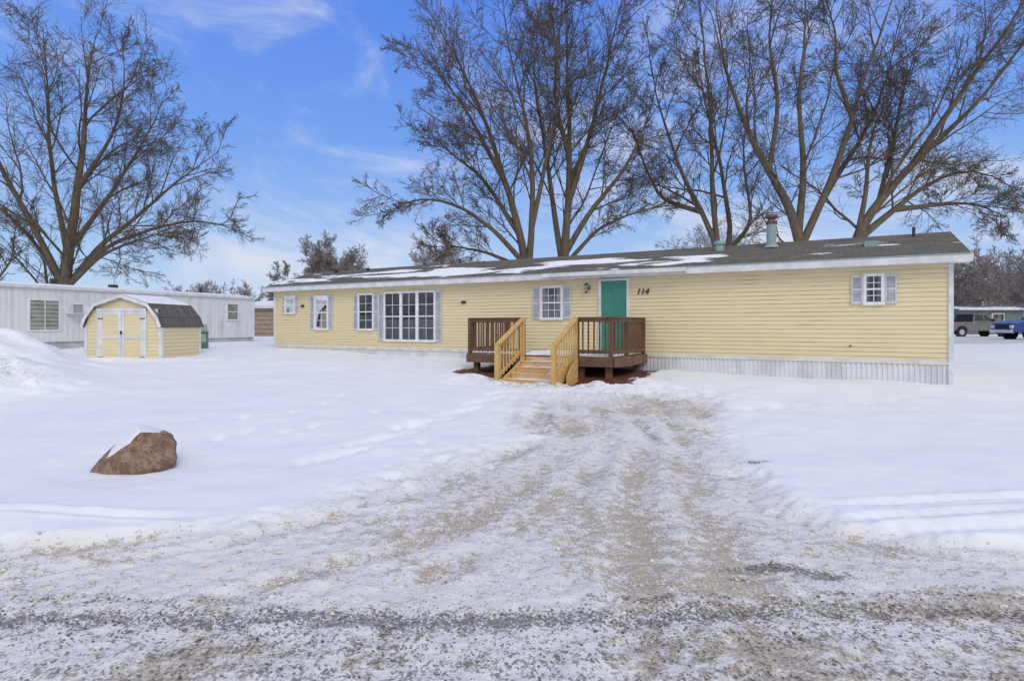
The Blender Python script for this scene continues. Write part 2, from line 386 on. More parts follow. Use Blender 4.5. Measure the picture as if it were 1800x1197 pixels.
for x in (A-.02,B): 
    mb.prism([(-ov-.02,ze-.15),(mid,zr-.13),(mid,zr+.0),(-ov-.02,ze+.0)],'x',x,x+.02,0)
    mb.prism([(D+ov+.02,ze-.15),(mid+.001,zr-.13),(mid+.001,zr+.0),(D+ov+.02,ze+.0)],'x',x,x+.02,0)
mb.box(12.15,16.25,-ov-.13,-ov-.025,ze-.115,ze-.015,0)
mb.build('fascia_and_gutter',[M_white,M_galv],home)
def rz(y): return ze+(y+ov)/(mid+ov)*(zr-ze)
mb=MB()
mb.cyl((18.1,1.6,rz(1.6)-.05),(18.1,1.6,4.38),.125,.125,18,0); mb.cyl((18.1,1.6,4.30),(18.1,1.6,4.37),.15,.15,18,1)
mb.cyl((18.1,1.6,4.38),(18.1,1.6,4.50),.10,.10,14,1); mb.cyl((18.1,1.6,4.47),(18.1,1.6,4.55),.17,.15,18,1)
mb.cyl((18.1,1.6,rz(1.6)-.03),(18.1,1.6,rz(1.6)+.07),.2,.14,18,0)
mb.cyl((16.76,1.6,rz(1.6)-.05),(16.76,1.6,3.86),.13,.13,18,0); mb.cyl((16.76,1.6,3.84),(16.76,1.6,3.93),.17,.15,18,0)
mb.cyl((21.3,1.8,3.6),(21.3,1.8,3.98),.035,.035,10,2)
mb.box(20.22,20.5,.9,1.2,rz(1)-.06,rz(1)+.10,0)
mb.box(1.5,1.62,1.7,1.82,3.6,3.86,2); mb.box(3.3,3.38,1.7,1.8,3.6,3.85,2)
mb.build('roof_vents',[M_galv,M_rust,M_black],home)
def window(nm,s0,s1,z0,z1,units=1,cols=2,rows=4,split=True,sh=.2,curt=0):
    mb=MB(); fr=.045
    mb.box(s0-.02,s1+.02,-.06,0,z1-fr,z1+.02,0); mb.box(s0-.03,s1+.03,-.07,0,z0-.03,z0+fr,0)
    mb.box(s0-.02,s0+fr,-.058,0,z0+fr,z1-fr,0); mb.box(s1-fr,s1+.02,-.058,0,z0+fr,z1-fr,0)
    W=(s1-s0-2*fr)/units
    for u in range(units):
        a=s0+fr+u*W; bb=a+W
        if u: mb.box(a-.06,a+.06,-.056,0,z0+fr,z1-fr,0)
        a2=a+(.06 if u else 0); b2=bb-(.06 if u<units-1 else 0)
        zm=(z0+z1)/2
        if split: mb.box(a2,b2,-.05,-.02,zm-.02,zm+.02,0)
        for c in range(1,cols):
            x=a2+(b2-a2)*c/cols; mb.box(x-.008,x+.008,-.043,-.034,z0+fr,z1-fr,0)
        for r in range(1,rows):
            if split and r*2==rows: continue
            z=z0+fr+(z1-z0-2*fr)*r/rows; mb.box(a2,b2,-.042,-.035,z-.008,z+.008,0)
        mb.poly([(a2,-.031,z0+fr),(b2,-.031,z0+fr),(b2,-.031,z1-fr),(a2,-.031,z1-fr)],1)
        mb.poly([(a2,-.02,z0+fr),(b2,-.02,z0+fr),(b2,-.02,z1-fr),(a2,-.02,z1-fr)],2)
        w=(b2-a2)
        if curt==1: mb.poly([(a2,-.024,z0+fr),(b2,-.024,z0+fr),(b2,-.024,zm-.1),(a2,-.024,zm-.1)],3)
        if curt==2:
            mb.poly([(a2,-.024,z0+fr),(a2+w*.28,-.024,z0+fr),(a2+w*.2,-.024,z1-fr),(a2,-.024,z1-fr)],3)
            mb.poly([(b2-w*.28,-.024,z0+fr),(b2,-.024,z0+fr),(b2,-.024,z1-fr),(b2-w*.2,-.024,z1-fr)],3)
    mb.build(nm,[M_frame,M_glass,M_room,M_curtain],home)
    mb=MB()
    for a,bb in ((s0-.025-sh,s0-.025),(s1+.025,s1+.025+sh)):
        e=min(.035,sh*.2)
        mb.box(a,a+e,-.05,0,z0,z1,0); mb.box(bb-e,bb,-.05,0,z0,z1,0)
        zm=(z0+z1)/2
        for z in (z0,zm-.03,z1-.06): mb.box(a+e,bb-e,-.049,0,z,z+.06,0)
        z=z0+.07
        while z<z1-.08:
            if not (zm-.06<z<zm+.03): mb.poly([(a+e,-.045,z),(bb-e,-.045,z),(bb-e,-.02,z+.035),(a+e,-.02,z+.035)],0)
            z+=.036
        mb.box(a+e,bb-e,-.019,0,z0+.06,z1-.06,0)
    mb.build(nm+'_shutters',[M_shutter],home)
window('window_1',.66,1.22,2.02,2.69,1,2,2,True,.11,0)
window('window_2',2.32,3.02,1.40,2.67,1,2,4,True,.22,1)
window('window_3',4.57,5.28,1.39,2.68,1,2,4,True,.22,1)
window('window_triple',5.80,8.0,1.02,2.70,3,2,4,True,.25,1)
window('window_4',11.93,12.62,1.74,2.70,1,3,4,True,.25,2)
window('window_5',20.17,20.54,2.04,2.71,1,2,4,True,.23,2)
mb=MB()
mb.box(13.75,13.83,-.06,0,.78,2.80,0); mb.box(14.57,14.65,-.06,0,.78,2.80,0); mb.box(13.75,14.65,-.065,0,2.80,2.86,0)
mb.box(13.83,14.57,-.03,0,.78,2.80,1)
for zc in ((.93,1.55),(1.7,2.65)):
    for xc in ((13.93,14.15),(14.25,14.47)):
        mb.box(xc[0],xc[1],-.036,-.03,zc[0],zc[1],1)
mb.box(13.80,14.6,-.09,-.066,.765,.79,2)
mb.cyl((14.50,-.03,1.72),(14.50,-.085,1.72),.028,.032,12,2)
mb.build('front_door',[M_white,M_green,M_rust],home,bevel=.004)
mb=MB()
mb.cyl((13.42,-.0,2.62),(13.42,-.03,2.62),.06,.06,12,0); mb.beam((13.42,-.02,2.66),(13.42,-.16,2.74),.02,.02,0)
mb.cyl((13.42,-.15,2.70),(13.42,-.15,2.76),.085,.02,8,0); mb.cyl((13.42,-.15,2.50),(13.42,-.15,2.70),.045,.075,8,1); mb.cyl((13.42,-.15,2.46),(13.42,-.15,2.50),.02,.05,8,0)
mb.build('porch_lamp',[M_black,simple('lamp_glass',(.25,.27,.28),None,5,.15)],home)
mb=MB()
for x in (1.65,9.14): mb.box(x-.07,x+.07,-.07,-.0,2.26,2.34,0); mb.box(x-.09,x+.09,-.09,-.0,2.342,2.36,1)
mb.cyl((19.9,-.0,1.08),(19.9,-.05,1.08),.02,.02,8,0)
mb.build('wall_outlets',[M_black,M_white],home)
tx=bpy.data.curves.new('house_number','FONT'); tx.body='114'; tx.size=.23; tx.shear=.25; tx.extrude=.008; tx.align_x='CENTER'; tx.offset=.004
to=bpy.data.objects.new('house_number',tx); scene.collection.objects.link(to); to.parent=home; to.location=(15.01,-.03,2.40); to.rotation_euler=(R(90),0,0); tx.materials.append(M_black)

# ------------------------------------------------------------------ deck
deck=empty('wooden_deck',(HX,HY,0),math.atan2(-HS,HC))
DZ=.78
mb=MB()
y=-.05
while y>-2.2:
    y2=max(y-.136,-2.2); xe=15.1 if y2>-1.6 else 15.1-(-1.6-y2)/.6*.2
    mb.box(10.77,xe-.01,y2+.006,y,DZ-.036,DZ,0); y-=.14
mb.build('deck_boards',[M_deckf],deck)
mb=MB()
def fas(a,bb,z0,z1,m,w=.04): mb.beam((a[0],a[1],(z0+z1)/2),(bb[0],bb[1],(z0+z1)/2),w,z1-z0,m)
fas((10.74,0),(10.74,-2.2),DZ-.24,DZ-.0,0); fas((10.72,-2.225),(14.92,-2.225),DZ-.24,DZ-.0,0); fas((14.94,-2.2),(15.14,-1.6),DZ-.24,DZ-.002,0); fas((15.13,-1.58),(15.13,-.04),DZ-.24,DZ-.004,0)
for x,y_ in ((10.95,-2.05),(12.3,-2.05),(14.05,-2.05),(14.75,-2.0),(10.95,-.3),(14.95,-.4),(12.6,-.3)):
    mb.box(x-.07,x+.07,y_-.07,y_+.07,-.1,DZ-.05,0)
for x in np.arange(11.2,15,.5): mb.box(x,x+.04,-2.19,-.05,DZ-.20,DZ-.04,0)
mb.build('deck_frame',[M_deckf],deck)
mb=MB()
TOP=DZ+.98
def rail(p0,p1,zt0,zt1,zb0,zb1,m,posts=(1,1),pb0=None,pb1=None,ph=.0):
    p0=Vector((*p0,0));p1=Vector((*p1,0)); L=(p1-p0).length; d=(p1-p0)/L
    e=Vector((0,0,1))
    nrm=Vector((d.y,-d.x,0))
    mb.beam(p0+e*(zt0-.02),p1+e*(zt1-.02),.13,.04,m)
    mb.beam(p0+e*(zt0-.085)+nrm*.022,p1+e*(zt1-.085)+nrm*.022,.036,.085,m)
    mb.beam(p0+e*(zb0)+nrm*.022,p1+e*(zb1)+nrm*.022,.036,.085,m)
    n=int(L/.135)
    for i in range(1,n):
        t=i/n; q=p0+d*L*t; a=zb0+(zb1-zb0)*t; c=zt0+(zt1-zt0)*t
        mb.beam(q+e*(a-.06)-nrm*.014,q+e*(c-.045)-nrm*.014,.034,.034,m)
    for f,q,pb,zt in ((posts[0],p0,pb0,zt0),(posts[1],p1,pb1,zt1)):
        if f: mb.box(q.x-.047,q.x+.047,q.y-.047,q.y+.047,(DZ-.2 if pb is None else pb),zt+ph,m)
rail((10.80,-.12),(10.80,-2.17),TOP,TOP,DZ+.12,DZ+.12,0)
rail((10.80,-2.17),(12.46,-2.17),TOP,TOP,DZ+.12,DZ+.12,0,(0,1))
rail((13.98,-2.17),(14.86,-2.17),TOP,TOP,DZ+.12,DZ+.12,0)
rail((14.86,-2.17),(15.06,-1.58),TOP,TOP,DZ+.12,DZ+.12,0,(0,1))
rail((15.06,-1.58),(15.06,-.12),TOP,TOP,DZ+.12,DZ+.12,0,(0,1))
mb.build('deck_railings',[M_dark],deck,bevel=.004)
mb=MB()
for i in range(5):
    z=DZ-.132*(i+1); yo=-2.25-.255*i
    mb.box(12.55,13.89,yo-.128,yo-.005,z-.036,z,1); mb.box(12.55,13.89,yo-.268,yo-.136,z-.036,z,1)
    mb.box(12.57,13.87,yo+.002,yo+.02,z,z+.095,1)
mb.box(12.52,13.92,-3.82,-3.50,-.02,.06,1)
for x in (12.52,13.89):
    mb.prism([(-2.25,DZ-.03),(-2.25,DZ-.36),(-3.45,-.05),(-3.62,-.05),(-3.62,.16)],'x',x,x+.035,0)
for x in (12.48,13.97):
    rail((x,-2.24),(x,-3.56),TOP-.02,1.10,DZ+.12,.28,0,(1,1),pb0=DZ-.24,pb1=-.08,ph=.02)
mb.prism([(-2.3,.72),(-2.3,.10),(-3.0,.10),(-2.92,.38),(-2.65,.60)],'x',14.03,14.06,0)
mb.build('stairs_and_handrails',[M_pine,M_pineL],deck,bevel=.004)
def slab(name,x0,x1,y0,y1,z,h,parent,seed,nx=40,ny=24,mat=M_snow,th=.5):
    xs=np.linspace(x0,x1,nx); ys=np.linspace(y0,y1,ny); X,Y=np.meshgrid(xs,ys)
    e=np.minimum(np.minimum(X-x0,x1-X),np.minimum(Y-y0,y1-Y))
    H=(fbm(X,Y,1.7,4,seed)-th)*4*h; H=np.minimum(H,e*.5); H=np.minimum(H,h)+z
    idx=np.arange(nx*ny).reshape(ny,nx); F=np.stack([idx[:-1,:-1],idx[:-1,1:],idx[1:,1:],idx[1:,:-1]],-1).reshape(-1,4)
    me=npmesh(name,np.stack([X,Y,H],-1).reshape(-1,3),F,mat); ob=bpy.data.objects.new(name,me); scene.collection.objects.link(ob); ob.parent=parent; return ob
slab('deck_snow',10.85,14.85,-2.15,-.1,DZ,.06,deck,4,60,36,th=.32)
for i in range(5):
    z=DZ-.132*(i+1); yo=-2.25-.255*i
    slab('stair_snow_%d'%(i+1),12.6,13.85,yo-.26,yo-.01,z+.001,.018,deck,30+i,40,10,th=.52)

# ------------------------------------------------------------------ shed
shed=empty('garden_shed',(-13.69,18.23,0),math.atan2(-.23,2.59)); SB=.33
sw=2.6; sd=1.95
def gam(w,e=0,zo=0):
    return [(-e,1.52-e*.5+zo),(.10-e*.6,1.80+zo),(.42-e*.2,2.22+zo),(sw/2,2.50+zo),(sw-.42+e*.2,2.22+zo),(sw-.10+e*.6,1.80+zo),(sw+e,1.52-e*.5+zo)]
mb=MB()
pr=gam(sw); mb.prism([(0,SB-.2)]+pr+[(sw,SB-.2)],'y',.02,sd,0)
z=SB+.06
while z<1.5:
    mb.poly([(sw+.015,.03,z),(sw+.015,sd-.02,z),(sw+.002,sd-.02,z+.12),(sw+.002,.03,z+.12)],0)
    mb.poly([(.0,.002,z),(.50,.002,z),(.50,.016,z+.12),(.0,.016,z+.12)],0)
    mb.poly([(sw-.5,.002,z),(sw,.002,z),(sw,.016,z+.12),(sw-.5,.016,z+.12)],0)
    z+=.12
while z<2.05:
    mb.poly([(.12,.002,z),(sw-.12,.002,z),(sw-.12,.016,z+.12),(.12,.016,z+.12)],0); z+=.12
mb.build('shed_walls',[M_shedside],shed)
mb=MB()
o=gam(sw,.07,.03); inn=gam(sw,.05,-.01)
for k in range(6): mb.prism([o[k],o[k+1],inn[k+1],inn[k]],'y',-.10,sd+.1,0)
mb.build('shed_roof',[M_shedroof],shed)
mb=MB()
o2=gam(sw,.075,.035); in2=gam(sw,-.01,-.07)
for k in range(6): mb.prism([o2[k],o2[k+1],in2[k+1],in2[k]],'y',-.125,-.102,0)
for x in (-.012,sw-.08): mb.box(x,x+.09,-.012,.03,SB-.1,1.5,0)
mb.box(sw-.01,sw+.022,-.005,.09,SB-.1,1.5,0); mb.box(sw-.01,sw+.022,sd-.08,sd+.01,SB-.1,1.5,0)
x0,x1,z0,z1=.52,sw-.58,SB+.04,SB+1.67
mb.box(x0-.09,x0,-.03,.01,z0-.1,z1+.09,0); mb.box(x1,x1+.09,-.03,.01,z0-.1,z1+.09,0); mb.box(x0-.09,x1+.09,-.034,.01,z1,z1+.09,0)
xm=(x0+x1)/2
for a,c in ((x0,xm-.006),(xm+.006,x1)):
    mb.box(a,c,-.012,.0,z0,z1,1)
    mb.box(a+.005,a+.085,-.03,-.012,z0,z1-.01,0); mb.box(c-.085,c-.005,-.03,-.012,z0,z1-.01,0)
    for zz in (z0,(z0+z1)/2-.05,z1-.1): mb.box(a+.085,c-.085,-.028,-.012,zz,zz+.09,0)
mb.box(xm-.03,xm+.03,-.05,-.03,z0+.9,z0+1.0,2)
for zz in (z0+.15,z1-.25):
    mb.box(x0-.05,x0+.12,-.04,-.03,zz,zz+.03,2); mb.box(x1-.12,x1+.05,-.04,-.03,zz,zz+.03,2)
mb.build('shed_doors_and_trim',[M_white,M_shedside,M_black],shed)
mb=MB()
pts=[(sw/2-.55,2.40),(sw/2,2.555),(sw/2+.80,2.32),(sw/2+.90,2.24),(sw/2+.86,2.235),(sw/2,2.52),(sw/2-.5,2.37)]
mb.prism(pts,'y',-.02,sd+.05,0)
mb.build('shed_roof_snow',[M_snow],shed,bevel=.02)
mb=MB()
for x,y_ in ((2.05,-.45),(2.45,-.35),(2.75,-.3)): mb.box(x,x+.22,y_,y_+.2,.30,.47,0)
mb.build('concrete_blocks',[simple('green_block',(.12,.2,.17),(.2,.24,.22),6,.9)],shed,bevel=.01)

# ------------------------------------------------------------------ neighbouring trailer
def vwall(name,c,scale=7):
    m,nt,b=mk(name); b.inputs['Roughness'].default_value=.5
    v=coords(nt); w=nd(nt,'ShaderNodeTexWave'); lk(nt,v,w.inputs[0]); w.bands_direction='X'; w.inputs['Scale'].default_value=scale
    n=noise(nt,coords(nt,(3,1,.35)),1.2,6,.7)
    cc=mixc(nt,smooth(nt,n,.45,.75),c,tuple(x*.68 for x in c)); cc=mixc(nt,mathn(nt,'MULTIPLY',smooth(nt,w.outputs[1],.5,.0),.10),cc,tuple(x*.5 for x in c))
    lk(nt,cc,b.inputs['Base Color']); bump(nt,b,w.outputs[1],.3,.02); return m
M_tr=vwall('white_ribbed_metal',(.68,.70,.70),1.6)
tr=empty('trailer_house',(-20.8,13.5,0),math.atan2(.917,.399))
mb=MB()
mb.box(-2,18,0,3.7,.95,2.93,0); mb.box(-1.95,17.95,.05,3.6,.1,.95,1)
mb.box(-2.1,18.12,-.10,3.8,2.93,3.03,2); mb.prism([(-.1,3.032),(3.8,3.032),(2.6,3.18),(1.1,3.18)],'x',-2.1,18.12,3)
mb.box(-2,18,-.012,0,.93,.98,2); mb.box(17.97,18.03,-.02,.05,.4,2.92,2)
mb.box(12.2,12.26,-.02,-.0,.9,2.92,2)
mb.box(7.88,8.92,-.05,0,1.34,2.54,4); mb.box(7.94,8.39,-.06,-.05,1.40,2.48,5); mb.box(8.43,8.86,-.06,-.05,1.40,2.48,5)
for k in range(7): mb.box(7.94,8.86,-.066,-.06,1.46+k*.15,1.475+k*.15,4)
mb.box(9.12,9.72,-.42,0,2.0,2.42,6); 
for k in range(8): mb.box(9.16,9.5,-.427,-.42,2.04+k*.042,2.055+k*.042,7)
mb.box(9.16,9.68,-.43,-.42,2.36,2.40,4)
mb.box(16.3,17.0,-.05,0,1.80,2.68,4); mb.box(16.36,16.94,-.06,-.05,1.86,2.62,5); mb.box(16.3,17.0,-.066,-.05,2.22,2.25,4)
mb.box(9.3,9.5,1.2,1.4,3.05,3.4,7); mb.box(15.8,15.9,1.2,1.3,3.05,3.45,7); mb.box(11.4,11.7,1,1.2,3.05,3.3,7)
mb.build('trailer_body',[M_tr,simple('grey_skirt',(.50,.52,.54),(.38,.39,.41),3,.7),M_white,M_snow,M_frame,simple('greenish_blind',(.16,.18,.15),(.26,.28,.24),3,.4),M_white,M_black],tr)
ut=empty('utility_box',(-12.1,22.3,gz(-12.1,22.3)),.3)
mb=MB(); mb.box(-.16,.16,-.13,.13,-.1,.62,0); mb.box(-.18,.18,-.15,.15,.621,.66,0); mb.box(-.12,.12,-.14,-.13,.25,.55,1); mb.box(-.10,.12,-.1,.1,.66,.95,1)
mb.build('cabinet',[simple('green_box',(.10,.22,.13),(.07,.16,.1),4,.5),simple('grey_meter',(.35,.4,.38),None,5,.4)],ut,bevel=.01)

# ------------------------------------------------------------------ more distant buildings
def house_far(name,x0,x1,y0,y1,zb,zt,wall,roofm,rise=.9,lines=0,win=()):
    e=empty(name,((x0+x1)/2,y0,0),0); w=(x1-x0)/2; d=y1-y0; mb=MB()
    mb.box(-w,w,0,d,zb-.5,zt,0)
    mb.prism([(-.35,zt-.02),(d/2,zt+rise),(d+.35,zt-.02),(d+.35,zt+.12),(d/2,zt+rise+.14),(-.35,zt+.12)],'x',-w-.3,w+.3,1)
    for k in range(lines): mb.box(-w+.2,w-.2,-.03,0,zb+.3+k*.35,zb+.33+k*.35,2)
    for a,c in win: mb.box(a,c,-.06,0,zt-1.3,zt-.4,3); mb.box(a+.08,c-.08,-.07,-.06,zt-1.22,zt-.48,4)
    mb.box(-w-.3,w+.3,-.38,-.35,zt-.1,zt+.12,3)
    mb.build('walls_and_roof',[wall,roofm,M_backfill,M_white,M_room],e)
M_tan=simple('tan_garage',(.36,.29,.21),(.30,.24,.18),3,.7)
M_lb=simple('pale_blue_siding',(.30,.52,.62),(.26,.46,.57),3,.6); M_dg=simple('grey_green_siding',(.14,.18,.17),(.1,.13,.13),3,.7)
house_far('tan_garage',-21.2,-14.5,45,52,.6,3.0,M_tan,M_snow,.5,lines=6)
house_far('blue_trailer_house',52,68,60,64,.6,3.3,M_lb,M_snow,.35,win=((-5,-3.5),(2,4)))
house_far('grey_house',42.5,48.5,54,60,.6,3.1,M_dg,M_snow,.25,win=((0,1.2),(-2,-1)))
house_far('grey_house',-62,-50,88,96,.6,3.4,M_dg,M_snow,.8,win=((0,1.2),))
house_far('tan_house',74,92,80,88,.6,3.4,M_tan,M_snow,.8,win=((0,1.2),(-5,-3)))

# ------------------------------------------------------------------ pickups
simple('dark_glass',(.03,.035,.04),None,3,.08); simple('chrome',(.6,.6,.62),None,3,.25,metal=.9); simple('headlamp',(.7,.7,.7),None,3,.2); simple('tail_lamp',(.35,.02,.02),None,3,.3)
M_t=simple('tyre',(.02,.02,.02),None,9,.9)
def pickup(paint,loc,rz_):
    e=empty('pickup_truck',loc,rz_); mb=MB(); W=.95
    def arch(cx): return [(cx+.48*math.cos(t),.42+.48*math.sin(t)) for t in np.linspace(.2,math.pi-.2,9)]
    body=[(-2.75,.5),(-2.75,1.18),(-.75,1.22),(1.05,1.22),(2.25,1.15),(2.68,1.02),(2.76,.5)]+arch(1.75)+arch(-1.65)
    for sgn in (-1,1): mb.prism(body,'y',sgn*W,sgn*(W-.28),0)
    mb.box(-2.7,-.8,-.68,.68,.55,.72,0); mb.box(-2.75,-2.68,-.68,.68,.55,1.17,0)
    mb.prism([(-.78,.5),(-.78,1.22),(1.05,1.225),(2.25,1.16),(2.68,1.02),(2.76,.5)],'y',-.68,.68,0)
    cab=[(-.75,1.22),(-.6,1.83),(-.3,1.88),(.35,1.87),(1.15,1.23)]
    n=len(cab)
    L=[(p[0],-(W-.03-(p[1]-1.22)*.22),p[1]) for p in cab]; Rr=[(p[0],-q[1],p[1]) for p,q in zip(cab,L)]
    mb.poly(L,0); mb.poly(Rr,0)
    for k in range(n-1): mb.poly([L[k],L[k+1],Rr[k+1],Rr[k]],1 if k in (0,3) else 0)
    for sgn in (-1,1):
        def q(x,z): return (x,sgn*(W-.03-(z-1.22)*.22+.006),z)
        mb.poly([q(-.62,1.28),q(-.52,1.76),q(.12,1.76),q(.12,1.28)],1); mb.poly([q(.2,1.28),q(.2,1.76),q(.38,1.76),q(.88,1.28)],1)
    for cx in (1.75,-1.65):
        for sgn in (-1,1):
            mb.cyl((cx,sgn*.70,.40),(cx,sgn*.94,.40),.40,.40,22,2); mb.cyl((cx,sgn*.93,.40),(cx,sgn*.955,.40),.23,.21,14,3)
    mb.box(2.70,2.86,-.9,.9,.45,.66,3); mb.box(-2.88,-2.75,-.9,.9,.5,.66,3)
    mb.box(2.66,2.775,-.9,-.62,.72,.92,4); mb.box(2.66,2.775,.62,.9,.72,.92,4); mb.box(2.66,2.78,-.58,.58,.68,.95,2)
    mb.box(-2.765,-2.70,-.94,-.8,.8,1.1,5); mb.box(-2.765,-2.70,.8,.94,.8,1.1,5)
    mb.box(.75,.9,-1.08,-.93,1.25,1.42,2); mb.box(.75,.9,.93,1.08,1.25,1.42,2)
    mb.build('body',[paint,bpy.data.materials['dark_glass'],M_t,bpy.data.materials['chrome'],bpy.data.materials['headlamp'],bpy.data.materials['tail_lamp']],e,bevel=.02)
pb=simple('blue_car_paint',(.012,.045,.22),(.015,.06,.26),2,.25); pg=simple('grey_car_paint',(.13,.125,.12),(.17,.165,.16),2,.3)
pickup(pb,(32.3,34.0,gz(32.3,34)-.02),math.pi-.12)
pickup(pg,(36.4,45.0,.62),.05)

# ------------------------------------------------------------------ boulder
bm=bmesh.new(); bmesh.ops.create_icosphere(bm,subdivisions=5,radius=1)
from mathutils import noise as mn
for vv in bm.verts:
    p=vv.co.copy(); k=1+.22*mn.noise(p*1.1+Vector((3,1,7)))+.08*mn.noise(p*3.1)+.035*mn.noise(p*9)
    p*=k
    p.x+=.18*p.z
    for nrm_,d_ in ((Vector((-.66,-.35,.75)).normalized(),.56),(Vector((.70,-.5,.5)).normalized(),.80),(Vector((.3,.1,1)).normalized(),.86),(Vector((-.3,-.95,.1)).normalized(),.82)):
        dd=p.dot(nrm_)-d_
        if dd>0: p-=nrm_*dd*.85
    vv.co=Vector((p.x*.385,p.y*.34,p.z*.36))
me=bpy.data.meshes.new('boulder'); bm.to_mesh(me); bm.free(); me.polygons.foreach_set('use_smooth',[True]*len(me.polygons))
m,nt,b=mk('granite'); v=coords(nt); n1=noise(nt,v,9,8,.75); n2=noise(nt,v,60,4,.7)
c=mixc(nt,smooth(nt,n1,.38,.62),(.17,.095,.062),(.36,.24,.17)); c=mixc(nt,mathn(nt,'MULTIPLY',smooth(nt,n2,.5,.65),.7),c,(.07,.04,.03))
geo=nd(nt,'ShaderNodeNewGeometry'); sp=nd(nt,'ShaderNodeSeparateXYZ'); lk(nt,geo.outputs['Normal'],sp.inputs[0])
tc=nd(nt,'ShaderNodeSeparateXYZ'); lk(nt,v,tc.inputs[0])
sf=mathn(nt,'SUBTRACT',mathn(nt,'ADD',mathn(nt,'MULTIPLY',sp.outputs[2],.6),mathn(nt,'MULTIPLY',n1,.35)),mathn(nt,'MULTIPLY',mathn(nt,'ABSOLUTE',mathn(nt,'ADD',tc.outputs[0],.08)),1.5))
sf=mathn(nt,'ADD',sf,mathn(nt,'MULTIPLY',tc.outputs[2],.6))
c=mixc(nt,smooth(nt,sf,.45,.49),c,(.85,.87,.92)); lk(nt,c,b.inputs['Base Color']); b.inputs['Roughness'].default_value=.85
bump(nt,b,mathn(nt,'ADD',n1,mathn(nt,'MULTIPLY',n2,.4)),.8,.03); me.materials.append(m)
bo=bpy.data.objects.new('boulder',me); scene.collection.objects.link(bo); bo.location=(-4.03,6.1,.13); bo.rotation_euler=(0,0,.1)

# ------------------------------------------------------------------ trees
def bark(name,c1,c2,moss=.5):
    m,nt,b=mk(name); b.inputs['Roughness'].default_value=.9
    n=noise(nt,coords(nt,(1,1,.35)),5,4,.7); n2=noise(nt,coords(nt),.35,2)
    c=mixc(nt,smooth(nt,n,.35,.65),c1,c2); c=mixc(nt,mathn(nt,'MULTIPLY',smooth(nt,n2,.4,.65),moss),c,(.16,.125,.07))
    lk(nt,c,b.inputs['Base Color']); return m
M_bark=bark('bark',(.075,.06,.046),(.14,.11,.082)); M_frost=bark('frosted_twigs',(.20,.17,.16),(.30,.26,.25),0)
def norm(a): return a/np.maximum(np.linalg.norm(a,axis=-1,keepdims=True),1e-9)
def tubes(P,Rr,ns):
    B,n,_=P.shape; T=norm(np.gradient(P,axis=1)); mean=norm(P[:,-1]-P[:,0])
    ref=np.where(np.abs(mean[:,2:3])<.75,np.array([[0,0,1.]]),np.array([[1.,0,0]]))
    U=norm(np.cross(T,ref[:,None,:])); W=np.cross(T,U)
    a=np.linspace(0,2*math.pi,ns,endpoint=False)
    V=P[:,:,None]+Rr[:,:,None,None]*(np.cos(a)[None,None,:,None]*U[:,:,None]+np.sin(a)[None,None,:,None]*W[:,:,None])
    idx=np.arange(B*n*ns).reshape(B,n,ns); i2=np.roll(idx,-1,axis=2)
    F=np.stack([idx[:,:-1],i2[:,:-1],i2[:,1:],idx[:,1:]],-1).reshape(-1,4)
    return V.reshape(-1,3),F
def spawn(P,Rr,Ln,m,tmin,ang,frac,npts,trop,wig,rmin,r,fall=.55):
    B,n,_=P.shape
    t=tmin+(1-tmin)*(np.arange(m)[None]+r.uniform(0,1,(B,m)))/m
    ft=t*(n-1); i=np.minimum(ft.astype(int),n-2); f=(ft-i)[...,None]; bi=np.arange(B)[:,None]
    S=P[bi,i]*(1-f)+P[bi,i+1]*f; T=norm(P[bi,i+1]-P[bi,i]); pr=Rr[bi,i]*(1-f[...,0])+Rr[bi,i+1]*f[...,0]
    rnd=r.normal(0,1,(B,m,3)); perp=norm(rnd-(rnd*T).sum(-1,keepdims=True)*T)
    th=np.radians(r.uniform(ang[0],ang[1],(B,m,1)))
    d=norm(T*np.cos(th)+perp*np.sin(th))
    L=Ln[:,None]*frac*(1.05-fall*t)*r.uniform(.6,1.3,(B,m))
    L=L.reshape(-1); d=d.reshape(-1,3); S=S.reshape(-1,3)
    st=L/(npts-1); out=[S]
    for k in range(npts-1):
        d=norm(d+np.array([0,0,trop])+r.normal(0,wig,d.shape)); out.append(out[-1]+d*st[:,None])
    Q=np.stack(out,1)
    r0=np.minimum(pr.reshape(-1)*.7,.0105*L+.003); r0=np.maximum(r0,rmin)
    tt=np.linspace(0,1,npts)[None]; RR=np.maximum(r0[:,None]*(1-.8*tt),rmin*.75)
    return Q,RR,L
def resample(pts,n,r,jit):
    pts=np.array(pts,float); d=np.r_[0,np.cumsum(np.linalg.norm(np.diff(pts,axis=0),axis=1))]; t=np.linspace(0,d[-1],n)
    q=np.stack([np.interp(t,d,pts[:,k]) for k in range(3)],-1)
    for _ in range(3): q[1:-1]=(q[:-2]+2*q[1:-1]+q[2:])/4
    j=r.normal(0,jit,q.shape); j=np.cumsum(j,0)*.5; j[0]=0; q+=j*np.linspace(0,1,n)[:,None]
    return q,d[-1]
def L0(pts): return sum(math.hypot(a[0]-b[0],a[1]-b[1]) for a,b in zip(pts[:-1],pts[1:]))
